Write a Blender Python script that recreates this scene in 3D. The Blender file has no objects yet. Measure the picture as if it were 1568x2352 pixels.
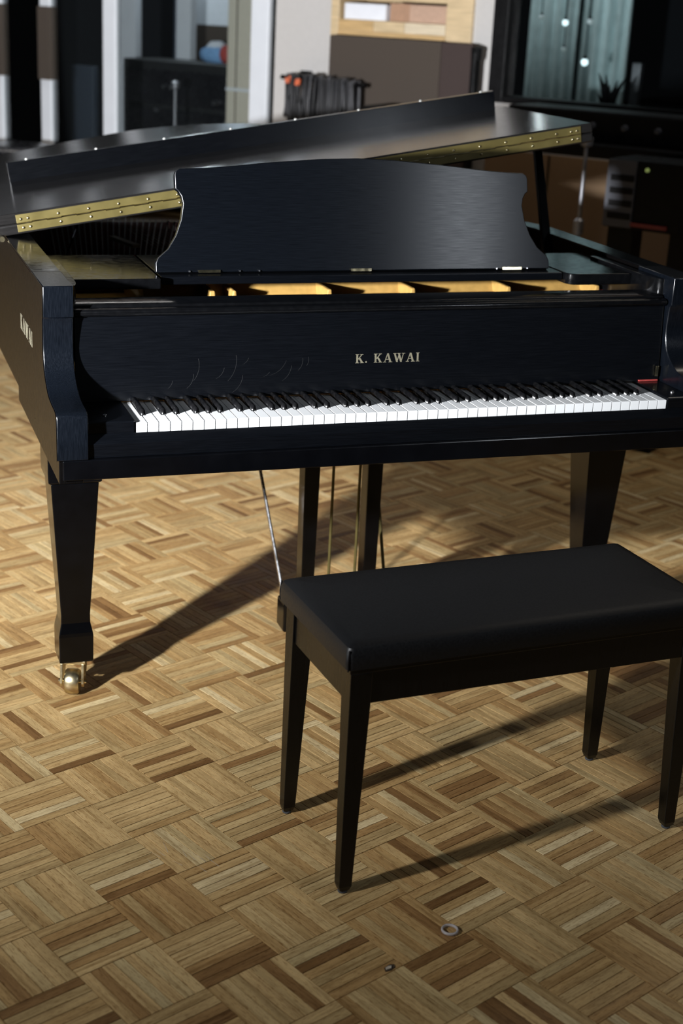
import bpy, bmesh, math, random
from mathutils import Matrix, Vector
random.seed(7)
sc = bpy.context.scene
C = sc.collection

# ------------------------------------------------------------------ camera
CAM = Vector((-0.5501, -2.7728, 1.5461)); F_PX = 3318.9; IMG_W, IMG_H = 1568, 2352
YAW, PITCH, ROLL = 0.3457, -0.3366, 0.0522
fwd = Vector((math.sin(YAW)*math.cos(PITCH), math.cos(YAW)*math.cos(PITCH), math.sin(PITCH)))
r0 = fwd.cross(Vector((0, 0, 1))).normalized(); u0 = r0.cross(fwd)
right = math.cos(ROLL)*r0 + math.sin(ROLL)*u0; up = -math.sin(ROLL)*r0 + math.cos(ROLL)*u0
cd = bpy.data.cameras.new('camera'); cam = bpy.data.objects.new('camera', cd); C.objects.link(cam)
cam.matrix_world = Matrix(((right.x, up.x, -fwd.x, CAM.x), (right.y, up.y, -fwd.y, CAM.y), (right.z, up.z, -fwd.z, CAM.z), (0, 0, 0, 1)))
cd.sensor_fit = 'VERTICAL'; cd.sensor_height = 36.0; cd.sensor_width = 24.0; cd.lens = F_PX*36.0/IMG_H
cd.clip_start = 0.05; cd.clip_end = 60
cd.dof.use_dof = True; cd.dof.focus_distance = 2.98; cd.dof.aperture_fstop = 3.4
sc.camera = cam

# ------------------------------------------------------------------ world, lamps, exposure
wd = bpy.data.worlds.new('world'); sc.world = wd; wd.use_nodes = True
bg = wd.node_tree.nodes['Background']; bg.inputs[0].default_value = (0.80, 0.90, 1.0, 1); bg.inputs[1].default_value = 0.028

def aim(o, tgt):
    d = (Vector(tgt) - o.location).normalized(); o.rotation_euler = d.to_track_quat('-Z', 'Y').to_euler()
def lamp(name, kind, loc, tgt, energy, color, **kw):
    l = bpy.data.lights.new(name, kind); o = bpy.data.objects.new(name, l); C.objects.link(o)
    o.location = loc; l.energy = energy; l.color = color
    for k, v in kw.items(): setattr(l, k, v)
    aim(o, tgt); return o
# the hard key lamp on its stand to the left of the picture; its reflector throws most light level and upward (beam profile over direction)
KC, KD, KMAX = -0.411463, (1.96496, 4.05116, 3.78441), 10.5
key = lamp('key_lamp', 'POINT', (-1.52, -1.0, 1.24), (-1.52, -1.0, 0.0), 141, (0.95, 0.97, 1.0), shadow_soft_size=0.045)
key.rotation_euler = (0, 0, 0); kl = key.data; kl.use_nodes = True; kn_ = kl.node_tree.nodes; kk = kl.node_tree.links
kt = kn_.new('ShaderNodeTexCoord'); kdot = kn_.new('ShaderNodeVectorMath'); kdot.operation = 'DOT_PRODUCT'; kdot.inputs[1].default_value = KD
kk.new(kt.outputs['Normal'], kdot.inputs[0])
ka = kn_.new('ShaderNodeMath'); ka.operation = 'ADD'; ka.inputs[1].default_value = KC; kk.new(kdot.outputs['Value'], ka.inputs[0])
ke = kn_.new('ShaderNodeMath'); ke.operation = 'EXPONENT'; kk.new(ka.outputs[0], ke.inputs[0])
km = kn_.new('ShaderNodeMath'); km.operation = 'SMOOTH_MIN'; km.inputs[1].default_value = KMAX; km.inputs[2].default_value = 8.0; kk.new(ke.outputs[0], km.inputs[0])
kk.new(km.outputs[0], kn_['Emission'].inputs['Strength'])
# added area light, unseen, that brightens the back wall
lamp('back_wall_fill', 'AREA', (0.75, 4.55, 3.3), (0.95, 4.95, 1.0), 20, (1.0, 0.96, 0.92), shape='RECTANGLE', size=2.6, size_y=0.5)
# lamp in the control room behind the window on the right
lamp('control_room_lamp', 'POINT', (2.75, 4.35, 2.1), (3, 5, 0), 18, (0.92, 0.98, 1.0), shadow_soft_size=0.08)
lamp('wainscot_fill', 'AREA', (2.9, 1.5, 3.2), (2.75, 2.7, 0.7), 11, (1.0, 0.90, 0.76), shape='RECTANGLE', size=1.6, size_y=0.5)  # added area light, unseen, that lifts the brown wainscot
# dim lamp of the room, high behind the camera on the right
lamp('room_lamp', 'AREA', (2.15, -2.35, 2.15), (0.85, 0.39, 1.05), 10, (0.86, 0.92, 1.0), shape='RECTANGLE', size=0.12, size_y=0.5)
# added light, unseen, that brightens the posts in the left glass booth
lamp('booth_fill', 'POINT', (1.35, 6.35, 2.4), (1, 6, 0), 34, (0.85, 0.95, 1.0), shadow_soft_size=0.10)

sc.view_settings.view_transform = 'Standard'; sc.view_settings.look = 'None'
sc.view_settings.gamma = 1.0; sc.view_settings.use_curve_mapping = False
sc.view_settings.exposure = 0.0

# ------------------------------------------------------------------ materials
def new_mat(name):
    m = bpy.data.materials.new(name); m.use_nodes = True
    nt = m.node_tree; return m, nt, nt.nodes, nt.links, nt.nodes['Principled BSDF']
def ramp(nodes, stops, interp='LINEAR'):
    r = nodes.new('ShaderNodeValToRGB'); cr = r.color_ramp; cr.interpolation = interp
    while len(cr.elements) < len(stops): cr.elements.new(0.5)
    for e, (p, c) in zip(cr.elements, stops):
        e.position = p; e.color = (c[0], c[1], c[2], 1)
    return r
def mat(name, col, rough=0.5, metal=0.0, noise=0.12, nscale=30.0, stretch=(1, 1, 1), bump=0.0, rvar=0.08, spec=0.5, coat=0.0, trans=0.0, emis=None, estr=0.0, ior=1.5):
    m, nt, N, L, b = new_mat(name)
    tc = N.new('ShaderNodeTexCoord'); mp = N.new('ShaderNodeMapping'); mp.inputs['Scale'].default_value = stretch
    L.new(tc.outputs['Object'], mp.inputs[0])
    no = N.new('ShaderNodeTexNoise'); no.inputs['Scale'].default_value = nscale; no.inputs['Detail'].default_value = 5
    L.new(mp.outputs[0], no.inputs['Vector'])
    c0 = [max(0, c*(1-noise)) for c in col]; c1 = [min(1, c*(1+noise)) for c in col]
    r = ramp(N, [(0.3, c0), (0.7, c1)]); L.new(no.outputs[0], r.inputs[0]); L.new(r.outputs[0], b.inputs['Base Color'])
    mr = N.new('ShaderNodeMapRange'); mr.inputs[1].default_value = 0.3; mr.inputs[2].default_value = 0.7
    mr.inputs[3].default_value = max(0.02, rough-rvar); mr.inputs[4].default_value = min(1, rough+rvar)
    L.new(no.outputs[0], mr.inputs[0]); L.new(mr.outputs[0], b.inputs['Roughness'])
    b.inputs['Metallic'].default_value = metal; b.inputs['Specular IOR Level'].default_value = spec; b.inputs['IOR'].default_value = ior
    b.inputs['Coat Weight'].default_value = coat; b.inputs['Coat Roughness'].default_value = 0.08
    b.inputs['Transmission Weight'].default_value = trans
    if emis: b.inputs['Emission Color'].default_value = (*emis, 1); b.inputs['Emission Strength'].default_value = estr
    if bump:
        bp = N.new('ShaderNodeBump'); bp.inputs['Strength'].default_value = bump; bp.inputs['Distance'].default_value = 0.002
        L.new(no.outputs[0], bp.inputs['Height']); L.new(bp.outputs[0], b.inputs['Normal'])
    return m

M = {}
# satin black piano finish, fine brush lines along X
M['ebony'] = mat('satin_ebony', (0.0012, 0.0015, 0.0022), 0.22, nscale=20, stretch=(1, 14, 30), noise=0.25, bump=0.0, rvar=0.03, spec=0.4)
M['ebony_v'] = mat('satin_ebony_upright', (0.0016, 0.0023, 0.0037), 0.22, nscale=14, stretch=(40, 40, 3), noise=0.3, bump=0.0, rvar=0.05)
M['polish'] = mat('polished_black', (0.0016, 0.0017, 0.0020), 0.15, nscale=60, noise=0.2, rvar=0.05)
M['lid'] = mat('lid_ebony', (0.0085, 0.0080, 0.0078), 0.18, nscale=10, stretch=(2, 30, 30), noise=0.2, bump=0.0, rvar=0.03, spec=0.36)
M['leg'] = mat('black_leg_lacquer', (0.0009, 0.0010, 0.0014), 0.19, nscale=20, noise=0.2, rvar=0.03, spec=0.35)
M['benchwood'] = mat('black_bench_lacquer', (0.0014, 0.0013, 0.0012), 0.30, nscale=20, noise=0.25, stretch=(10, 10, 1), rvar=0.05, spec=0.35)
M['leather'] = mat('black_bench_vinyl', (0.0032, 0.0033, 0.0038), 0.46, nscale=260, noise=0.15, bump=0.10, rvar=0.05, spec=0.3)
M['brass'] = mat('aged_brass', (0.115, 0.092, 0.030), 0.42, metal=0.55, nscale=22, stretch=(1, 1, 1), noise=0.10, rvar=0.06)
M['brass_bright'] = mat('bright_brass', (0.78, 0.68, 0.42), 0.16, metal=1.0, nscale=60, noise=0.1, rvar=0.05)
M['caster'] = mat('caster_brass', (0.62, 0.53, 0.33), 0.33, metal=1.0, nscale=40, noise=0.12)
M['gold'] = mat('gold_plate_paint', (0.33, 0.20, 0.058), 0.36, metal=0.12, nscale=60, noise=0.12)
M['steel'] = mat('steel', (0.60, 0.60, 0.62), 0.25, metal=1.0, nscale=50, noise=0.08)
M['copper'] = mat('wound_copper_string', (0.055, 0.016, 0.010), 0.5, metal=1.0, nscale=400, noise=0.25)
M['rim'] = mat('rim_satin_black', (0.0014, 0.0012, 0.0012), 0.30, nscale=14, stretch=(40, 40, 3), noise=0.2, rvar=0.05, spec=0.08)
M['red_felt'] = mat('red_felt', (0.30, 0.045, 0.04), 0.95, nscale=300, noise=0.3, spec=0.1)
M['dark_red'] = mat('dark_red_shade', (0.10, 0.020, 0.015), 0.95, nscale=300, noise=0.3, spec=0.1)  # darkness of the unlit piano interior put into the colour
M['spruce'] = mat('spruce_soundboard', (0.30, 0.19, 0.09), 0.5, nscale=12, stretch=(60, 2, 1), noise=0.2)
M['white_key'] = mat('white_key_acrylic', (0.66, 0.675, 0.68), 0.20, nscale=20, noise=0.02, rvar=0.03)
M['black_key'] = mat('black_key', (0.003, 0.003, 0.0034), 0.24, nscale=80, noise=0.2)
M['letter'] = mat('inlaid_letter_brass', (0.155, 0.142, 0.100), 0.45, metal=0.35, nscale=60, noise=0.12)
M['rubber'] = mat('clear_rubber', (0.35, 0.35, 0.33), 0.15, nscale=60, noise=0.05)
M['pad'] = mat('grey_felt_pad', (0.05, 0.055, 0.065), 0.9, nscale=200, noise=0.3)
# room
M['frame_white'] = mat('white_painted_frame', (0.72, 0.75, 0.80), 0.4, nscale=12, noise=0.02)
M['wall'] = mat('off_white_wall', (0.54, 0.52, 0.505), 0.85, nscale=40, noise=0.025, bump=0.05, spec=0.2)
M['pine'] = mat('light_pine', (0.62, 0.47, 0.28), 0.5, nscale=6, stretch=(1.5, 8, 14), noise=0.16)
M['pine_dark'] = mat('amber_pine', (0.56, 0.37, 0.17), 0.5, nscale=6, stretch=(1.5, 8, 14), noise=0.16)
M['pine_pale'] = mat('pale_pine', (0.68, 0.57, 0.41), 0.5, nscale=6, stretch=(1.5, 8, 14), noise=0.12)
M['terracotta_pale'] = mat('pale_brown_card', (0.50, 0.33, 0.24), 0.8, nscale=60, noise=0.08)
M['fabric'] = mat('brown_acoustic_fabric', (0.072, 0.058, 0.048), 0.95, nscale=500, noise=0.25, bump=0.1, spec=0.1)
M['fabric_warm'] = mat('brown_wainscot_fabric', (0.23, 0.155, 0.095), 0.95, nscale=400, noise=0.25, bump=0.1, spec=0.1)
M['fabric_red'] = mat('reddish_brown_fabric', (0.058, 0.043, 0.040), 0.95, nscale=400, noise=0.2, spec=0.1)
M['black'] = mat('matte_black', (0.0025, 0.0025, 0.003), 0.5, nscale=40, noise=0.2, spec=0.15)
M['black_gloss'] = mat('gloss_black_plastic', (0.010, 0.010, 0.012), 0.25, nscale=40, noise=0.2)
M['darkroom'] = mat('dark_booth_wall', (0.014, 0.015, 0.018), 0.9, nscale=30, noise=0.1, spec=0.1)
M['charcoal'] = mat('charcoal_cabinet', (0.010, 0.011, 0.012), 0.6, nscale=30, noise=0.15)
M['olive'] = mat('olive_beige_panel', (0.62, 0.57, 0.47), 0.85, nscale=60, noise=0.05)
M['blue_grey'] = mat('blue_grey_panel', (0.05, 0.065, 0.09), 0.6, nscale=30, noise=0.1)
M['blue'] = mat('blue_cloth', (0.22, 0.42, 0.72), 0.8, nscale=40, noise=0.15)
M['pale'] = mat('pale_cloth', (0.72, 0.76, 0.82), 0.8, nscale=40, noise=0.05)
M['red'] = mat('red_cloth', (0.45, 0.07, 0.06), 0.8, nscale=40, noise=0.1)
M['paper_white'] = mat('white_box_card', (0.80, 0.82, 0.88), 0.6, nscale=20, noise=0.03)
M['terracotta'] = mat('brown_book_cloth', (0.42, 0.25, 0.16), 0.8, nscale=60, noise=0.1)
M['cable'] = mat('black_cable', (0.014, 0.014, 0.016), 0.55, nscale=80, noise=0.3)
M['cable_grey'] = mat('charcoal_cable', (0.045, 0.045, 0.05), 0.5, nscale=80, noise=0.3)
M['orange'] = mat('orange_tape', (0.60, 0.12, 0.04), 0.6, nscale=60, noise=0.1)
M['teal'] = mat('teal_grey_curtain', (0.50, 0.61, 0.62), 0.9, nscale=20, noise=0.1, spec=0.1)
M['grey_metal'] = mat('grey_metal', (0.25, 0.25, 0.27), 0.4, metal=0.7, nscale=30, noise=0.1)
M['grey_panel'] = mat('grey_equipment_panel', (0.045, 0.048, 0.062), 0.5, nscale=30, noise=0.1)
M['red_trim'] = mat('dark_red_trim', (0.16, 0.015, 0.015), 0.5, nscale=30, noise=0.1)
M['glint'] = mat('lamp_glint', (0.9, 0.95, 1), 0.4, nscale=5, noise=0.0, emis=(0.75, 0.95, 1.0), estr=3.0)  # glow of a lamp reflected in the window, put into the material
M['glint_dim'] = mat('dim_lamp_glint', (0.9, 0.95, 1), 0.4, nscale=5, noise=0.0, emis=(0.6, 0.75, 0.75), estr=0.35)
M['led'] = mat('green_led', (0.3, 0.4, 0.1), 0.4, nscale=5, noise=0.0, emis=(0.35, 0.45, 0.15), estr=0.3)
M['ring'] = mat('clear_plastic_ring', (0.62, 0.57, 0.55), 0.15, nscale=50, noise=0.05, trans=0.35)
M['scratch'] = mat('pale_scratch', (0.55, 0.48, 0.36), 0.7, nscale=50, noise=0.1)
M['faint'] = mat('faint_scratch', (0.0034, 0.0037, 0.0042), 0.6, nscale=50, noise=0.2)
M['chip'] = mat('pale_wood_chip', (0.55, 0.47, 0.36), 0.8, nscale=80, noise=0.3)
M['subfloor'] = mat('dark_subfloor', (0.045, 0.028, 0.014), 0.9, nscale=20, noise=0.2)

def brushed(name, col, rough, aniso):
    m = mat(name, col, rough, nscale=20, stretch=(1, 14, 30), noise=0.25, rvar=0.03); nt = m.node_tree; b = nt.nodes['Principled BSDF']
    tg = nt.nodes.new('ShaderNodeTangent'); tg.direction_type = 'UV_MAP'; nt.links.new(tg.outputs[0], b.inputs['Tangent'])
    b.inputs['Anisotropic'].default_value = aniso; b.inputs['Anisotropic Rotation'].default_value = 0.25
    return m
M['brushed'] = brushed('brushed_satin_black', (0.0015, 0.0020, 0.0030), 0.30, 0.85)
def plane_uv(o):
    me = o.data; ul = me.uv_layers.new(name='UVMap')
    for lp in me.loops: co = me.vertices[lp.vertex_index].co; ul.data[lp.index].uv = (co.x, co.z + co.y*.37)
def glass_mat(name, tint, rough=0.02):
    m, nt, N, L, b = new_mat(name)
    N.remove(b); out = N['Material Output']
    tr = N.new('ShaderNodeBsdfTransparent'); tr.inputs[0].default_value = (*tint, 1)
    gl = N.new('ShaderNodeBsdfGlossy'); gl.inputs['Roughness'].default_value = rough
    fr = N.new('ShaderNodeFresnel'); fr.inputs[0].default_value = 1.45
    mx = N.new('ShaderNodeMixShader'); L.new(fr.outputs[0], mx.inputs[0]); L.new(tr.outputs[0], mx.inputs[1]); L.new(gl.outputs[0], mx.inputs[2])
    L.new(mx.outputs[0], out.inputs[0]); return m
M['glass'] = glass_mat('door_glass', (0.86, 0.88, 0.88))
M['glass_teal'] = glass_mat('window_glass', (0.74, 0.77, 0.77))

def parquet_mat(name, per_object):
    m, nt, N, L, b = new_mat(name)
    if per_object: rnd = N.new('ShaderNodeObjectInfo').outputs['Random']
    else: rnd = N.new('ShaderNodeNewGeometry').outputs['Random Per Island']
    uv = N.new('ShaderNodeUVMap')
    off = N.new('ShaderNodeMath'); off.operation = 'MULTIPLY'; off.inputs[1].default_value = 91.7; L.new(rnd, off.inputs[0])
    cx = N.new('ShaderNodeCombineXYZ'); L.new(off.outputs[0], cx.inputs[0]); L.new(off.outputs[0], cx.inputs[1]); L.new(off.outputs[0], cx.inputs[2])
    ad = N.new('ShaderNodeVectorMath'); ad.operation = 'ADD'; L.new(uv.outputs[0], ad.inputs[0]); L.new(cx.outputs[0], ad.inputs[1])
    base = ramp(N, [(0.00, (0.213, 0.110, 0.039)), (0.06, (0.305, 0.165, 0.060)), (0.12, (0.439, 0.262, 0.102)), (0.30, (0.525, 0.336, 0.137)), (0.48, (0.501, 0.348, 0.155)),
                    (0.62, (0.611, 0.409, 0.179)), (0.80, (0.660, 0.458, 0.208)), (0.90, (0.550, 0.409, 0.197)), (1.0, (0.791, 0.623, 0.346))])
    L.new(rnd, base.inputs[0])
    def stretched(sx, sy, scale, detail, rough=0.6):
        mp = N.new('ShaderNodeMapping'); mp.inputs['Scale'].default_value = (sx, sy, 1); L.new(ad.outputs[0], mp.inputs[0])
        n = N.new('ShaderNodeTexNoise'); n.inputs['Scale'].default_value = scale; n.inputs['Detail'].default_value = detail; n.inputs['Roughness'].default_value = rough
        L.new(mp.outputs[0], n.inputs['Vector']); return n
    def mul(a, bcol, fac=1.0):
        x = N.new('ShaderNodeMix'); x.data_type = 'RGBA'; x.blend_type = 'MULTIPLY'; x.inputs[0].default_value = fac
        L.new(a, x.inputs[6]); L.new(bcol, x.inputs[7]); return x.outputs[2]
    g1 = stretched(5, 130, 1.0, 3); r1 = ramp(N, [(0.30, (0.66, 0.60, 0.52)), (0.50, (1, 1, 1)), (0.72, (1.12, 1.10, 1.06))]); L.new(g1.outputs[0], r1.inputs[0])
    g2 = stretched(60, 620, 1.0, 2); r2 = ramp(N, [(0.36, (0.50, 0.40, 0.30)), (0.45, (1, 1, 1))]); L.new(g2.outputs[0], r2.inputs[0])
    g3 = stretched(12, 26, 1.0, 4); r3 = ramp(N, [(0.28, (0.80, 0.78, 0.76)), (0.6, (1, 1, 1))]); L.new(g3.outputs[0], r3.inputs[0])
    col = mul(base.outputs[0], r1.outputs[0]); col = mul(col, r2.outputs[0], 0.75); col = mul(col, r3.outputs[0])
    L.new(col, b.inputs['Base Color'])
    mr = N.new('ShaderNodeMapRange'); mr.inputs[1].default_value = 0.3; mr.inputs[2].default_value = 0.7; mr.inputs[3].default_value = 0.38; mr.inputs[4].default_value = 0.56
    L.new(g3.outputs[0], mr.inputs[0]); L.new(mr.outputs[0], b.inputs['Roughness'])
    b.inputs['Specular IOR Level'].default_value = 0.35
    bp = N.new('ShaderNodeBump'); bp.inputs['Strength'].default_value = 0.10; bp.inputs['Distance'].default_value = 0.001
    L.new(g2.outputs[0], bp.inputs['Height']); L.new(bp.outputs[0], b.inputs['Normal'])
    return m
M['plank'] = parquet_mat('parquet_finger', True)
M['plank_far'] = parquet_mat('parquet_finger_far', False)

# ------------------------------------------------------------------ mesh helpers
def box(bm, x0, x1, y0, y1, z0, z1):
    v = [bm.verts.new(p) for p in ((x0, y0, z0), (x1, y0, z0), (x1, y1, z0), (x0, y1, z0), (x0, y0, z1), (x1, y0, z1), (x1, y1, z1), (x0, y1, z1))]
    for f in ((3, 2, 1, 0), (4, 5, 6, 7), (0, 1, 5, 4), (1, 2, 6, 5), (2, 3, 7, 6), (3, 0, 4, 7)): bm.faces.new([v[i] for i in f])
    return bm
def prism(bm, poly, axis, a, b):
    def P(u, w, t):
        return {'x': (t, u, w), 'y': (u, t, w), 'z': (u, w, t)}[axis]
    va = [bm.verts.new(P(u, w, a)) for u, w in poly]; vb = [bm.verts.new(P(u, w, b)) for u, w in poly]
    n = len(poly); bm.faces.new(va); bm.faces.new(vb[::-1])
    for i in range(n): bm.faces.new((va[i], vb[i], vb[(i+1) % n], va[(i+1) % n]))
    return bm
def frustum(bm, levels):
    """levels: (z, cx, cy, half_x, half_y) stacked into one skin"""
    rings = []
    for z, cx, cy, hx, hy in levels:
        rings.append([bm.verts.new((cx+sx*hx, cy+sy*hy, z)) for sx, sy in ((-1, -1), (1, -1), (1, 1), (-1, 1))])
    bm.faces.new(rings[0][::-1]); bm.faces.new(rings[-1])
    for a, b in zip(rings, rings[1:]):
        for i in range(4): bm.faces.new((a[i], a[(i+1) % 4], b[(i+1) % 4], b[i]))
    return bm
def tube(bm, pts, rad, n=8):
    pts = [Vector(p) for p in pts]; rings = []
    for i, p in enumerate(pts):
        d = (pts[min(i+1, len(pts)-1)] - pts[max(i-1, 0)]).normalized()
        a = d.orthogonal().normalized() if i == 0 else (rings_a - d*rings_a.dot(d)).normalized()
        rings_a = a; b = d.cross(a); r = rad[i] if isinstance(rad, (list, tuple)) else rad
        rings.append([bm.verts.new(p + r*(math.cos(t)*a + math.sin(t)*b)) for t in (2*math.pi*k/n for k in range(n))])
    bm.faces.new(rings[0][::-1]); bm.faces.new(rings[-1])
    for a, b in zip(rings, rings[1:]):
        for k in range(n): bm.faces.new((a[k], a[(k+1) % n], b[(k+1) % n], b[k]))
    return bm
def lathe(bm, prof, c=(0, 0, 0), axis='z', n=16):
    rings = []
    for r, h in prof:
        ring = []
        for k in range(n):
            t = 2*math.pi*k/n; a, b = r*math.cos(t), r*math.sin(t)
            p = {'z': (a, b, h), 'x': (h, a, b), 'y': (a, h, b)}[axis]
            ring.append(bm.verts.new((c[0]+p[0], c[1]+p[1], c[2]+p[2])))
        rings.append(ring)
    bm.faces.new(rings[0]); bm.faces.new(rings[-1][::-1])
    for a, b in zip(rings, rings[1:]):
        for k in range(n): bm.faces.new((a[k], b[k], b[(k+1) % n], a[(k+1) % n]))
    return bm
def obj(name, bm, m, parent=None, bevel=0.0, seg=2, smooth=False, mx=None):
    bmesh.ops.recalc_face_normals(bm, faces=bm.faces[:])
    me = bpy.data.meshes.new(name); bm.to_mesh(me); bm.free()
    me.materials.append(M[m] if isinstance(m, str) else m)
    o = bpy.data.objects.new(name, me); C.objects.link(o)
    if parent: o.parent = parent
    if mx is not None: o.matrix_local = mx
    if bevel:
        md = o.modifiers.new('bevel', 'BEVEL'); md.width = bevel; md.segments = seg; md.limit_method = 'ANGLE'; md.angle_limit = math.radians(40)
    if smooth:
        for p in me.polygons: p.use_smooth = True
        if smooth == 'auto':
            me.set_sharp_from_angle(angle=math.radians(40))
    return o
def B(): return bmesh.new()
def bx(*a): return box(bmesh.new(), *a)
def tag(o, label=None, cat=None, group=None, kind=None):
    for k, v in (('label', label), ('category', cat), ('group', group), ('kind', kind)):
        if v: o[k] = v
    return o
def empty(name, loc=(0, 0, 0), rz=0.0, label=None, cat=None, group=None):
    o = bpy.data.objects.new(name, None); C.objects.link(o); o.location = loc; o.rotation_euler = (0, 0, rz); o.empty_display_size = 0.1
    return tag(o, label, cat, group)
def child(src, parent, loc=None, name=None, rot=None):
    c = src.copy(); C.objects.link(c); c.parent = parent
    if loc is not None: c.location = loc
    if rot is not None: c.rotation_euler = rot
    if name: c.name = name
    return c
def spline(pts, n=6):
    out = []
    for i in range(len(pts)-1):
        p0 = pts[max(i-1, 0)]; p1 = pts[i]; p2 = pts[i+1]; p3 = pts[min(i+2, len(pts)-1)]
        for k in range(n):
            t = k/n
            out.append(tuple(0.5*((2*p1[j]) + (-p0[j]+p2[j])*t + (2*p0[j]-5*p1[j]+4*p2[j]-p3[j])*t*t + (-p0[j]+3*p1[j]-3*p2[j]+p3[j])*t**3) for j in range(2)))
    out.append(tuple(pts[-1])); return out

# ------------------------------------------------------------------ floor: mosaic parquet, 0.152 m squares of seven fingers
floor = obj('floor', bx(-5.0, 8.0, -5.0, 11.0, -0.06, -0.008), 'subfloor'); tag(floor, kind='structure')
GX, GY, GS, GT = -0.0729, -0.3533, 0.1519, 0.3811
ci, si = math.cos(GT), math.sin(GT); FW = GS/7.0
def to_px(p):
    d = Vector(p) - CAM; z = d.dot(fwd)
    if z < 0.1: return None
    return IMG_W/2 + F_PX*d.dot(right)/z, IMG_H/2 - F_PX*d.dot(up)/z, z
def finger(bm, L_, W_, uvl=None):
    h = 0.0085; e = 0.0006
    v = [bm.verts.new(p) for p in ((-L_/2, -W_/2, -h), (L_/2, -W_/2, -h), (L_/2, W_/2, -h), (-L_/2, W_/2, -h), (-L_/2+e, -W_/2+e, 0), (L_/2-e, -W_/2+e, 0), (L_/2-e, W_/2-e, 0), (-L_/2+e, W_/2-e, 0))]
    fs = [bm.faces.new([v[i] for i in f]) for f in ((4, 5, 6, 7), (0, 1, 5, 4), (1, 2, 6, 5), (2, 3, 7, 6), (3, 0, 4, 7))]
    return v, fs
FL, FWD = GS - 0.0008, FW - 0.0006
bmf = B(); uvl = bmf.loops.layers.uv.new('UVMap'); v, fs = finger(bmf, FL, FWD)
for f in fs:
    for l in f.loops: l[uvl].uv = (l.vert.co.x, l.vert.co.y)
plank_mesh = bpy.data.meshes.new('plank'); bmf.to_mesh(plank_mesh); bmf.free(); plank_mesh.materials.append(M['plank'])
cand = []
for i in range(-26, 44):
    for j in range(-52, 24):
        bx0 = GX + (i+.5)*GS*ci + (j+.5)*GS*si; by0 = GY + (i+.5)*GS*si - (j+.5)*GS*ci
        if not (-4.5 < bx0 < 7.5 and -4.0 < by0 < 10.5): continue
        along_j = (i + j) % 2 == 0
        for k in range(7):
            o_ = (k - 3)*FW
            if along_j: x, y, a = bx0 + o_*ci, by0 + o_*si, GT - math.pi/2
            else: x, y, a = bx0 + o_*si, by0 - o_*ci, GT
            px = to_px((x, y, 0)); vis = px is not None and -60 < px[0] < 1628 and 1040 < px[1] < 2410
            cand.append((0 if vis else 1, px[2] if px else 99, x, y, a))
cand.sort(key=lambda c: (c[0], c[1]))
for c in cand[:300]:
    o = bpy.data.objects.new('plank', plank_mesh); C.objects.link(o); o.parent = floor
    o.location = (c[2], c[3], random.uniform(-0.00035, 0.0)); o.rotation_euler = (random.uniform(-.002, .002), 0, c[4])
vs, fcs, uvs = [], [], []
for c in cand[300:]:
    ca, sa = math.cos(c[4]), math.sin(c[4]); z1 = random.uniform(-0.00035, 0.0); n0 = len(vs)
    for (lx, ly, lz) in ((-FL/2, -FWD/2, -.0085), (FL/2, -FWD/2, -.0085), (FL/2, FWD/2, -.0085), (-FL/2, FWD/2, -.0085), (-FL/2+.0006, -FWD/2+.0006, 0), (FL/2-.0006, -FWD/2+.0006, 0), (FL/2-.0006, FWD/2-.0006, 0), (-FL/2+.0006, FWD/2-.0006, 0)):
        vs.append((c[2] + ca*lx - sa*ly, c[3] + sa*lx + ca*ly, lz + z1)); uvs.append((lx, ly))
    for f in ((4, 5, 6, 7), (0, 1, 5, 4), (1, 2, 6, 5), (2, 3, 7, 6), (3, 0, 4, 7)): fcs.append(tuple(n0+q for q in f))
me = bpy.data.meshes.new('far_planks'); me.from_pydata(vs, [], fcs); ul = me.uv_layers.new(name='UVMap')
for lp in me.loops: ul.data[lp.index].uv = uvs[lp.vertex_index]
me.materials.append(M['plank_far']); o = bpy.data.objects.new('far_planks', me); C.objects.link(o); o.parent = floor; tag(o, kind='stuff')
# pale scratches in the varnish
bm = B()
for (x, y, a, ln) in ((.02, -.445, 1.9, .030), (.035, -.45, 2.0, .040), (.05, -.455, 1.85, .035), (.01, -.43, 1.7, .025), (-.035, -.415, 2.0, .035), (-.045, -.42, 2.1, .03), (-.02, -.40, 1.6, .04), (-.01, -.46, 2.2, .025), (.055, -.47, 1.95, .045), (.03, -.49, 2.0, .03), (-.06, -.44, 1.8, .02)):
    dx, dy = math.cos(a), math.sin(a); w = .0005
    vv = [bm.verts.new((x+s*ln/2*dx - t*w*dy, y+s*ln/2*dy + t*w*dx, .00015)) for s, t in ((-1, -1), (1, -.2), (1, .2), (-1, 1))]; bm.faces.new(vv)
tag(obj('scratch', bm, 'scratch', floor), 'pale scratches in the varnish', kind='stuff')

# ------------------------------------------------------------------ the back wall, in its own frame (x along, y behind, z up)
WO = Vector((2.053, 3.73, 0)); WA = math.radians(-52.0)
WX = Vector((math.cos(WA), math.sin(WA), 0)); WY = Vector((-math.sin(WA), math.cos(WA), 0))
def wpos(t, y, z=0.0): return WO + t*WX + y*WY + Vector((0, 0, z))
WM = Matrix.Translation(WO) @ Matrix.Rotation(WA, 4, 'Z')
def wstruct(name, bm, m, bevel=0.0):
    o = obj(name, bm, m, bevel=bevel); o.matrix_world = WM; return tag(o, kind='structure')
def wthing(name, t, y, label, cat, z=0.0, rz=0.0, group=None):
    return empty(name, wpos(t, y, z), WA + rz, label, cat, group)

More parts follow.
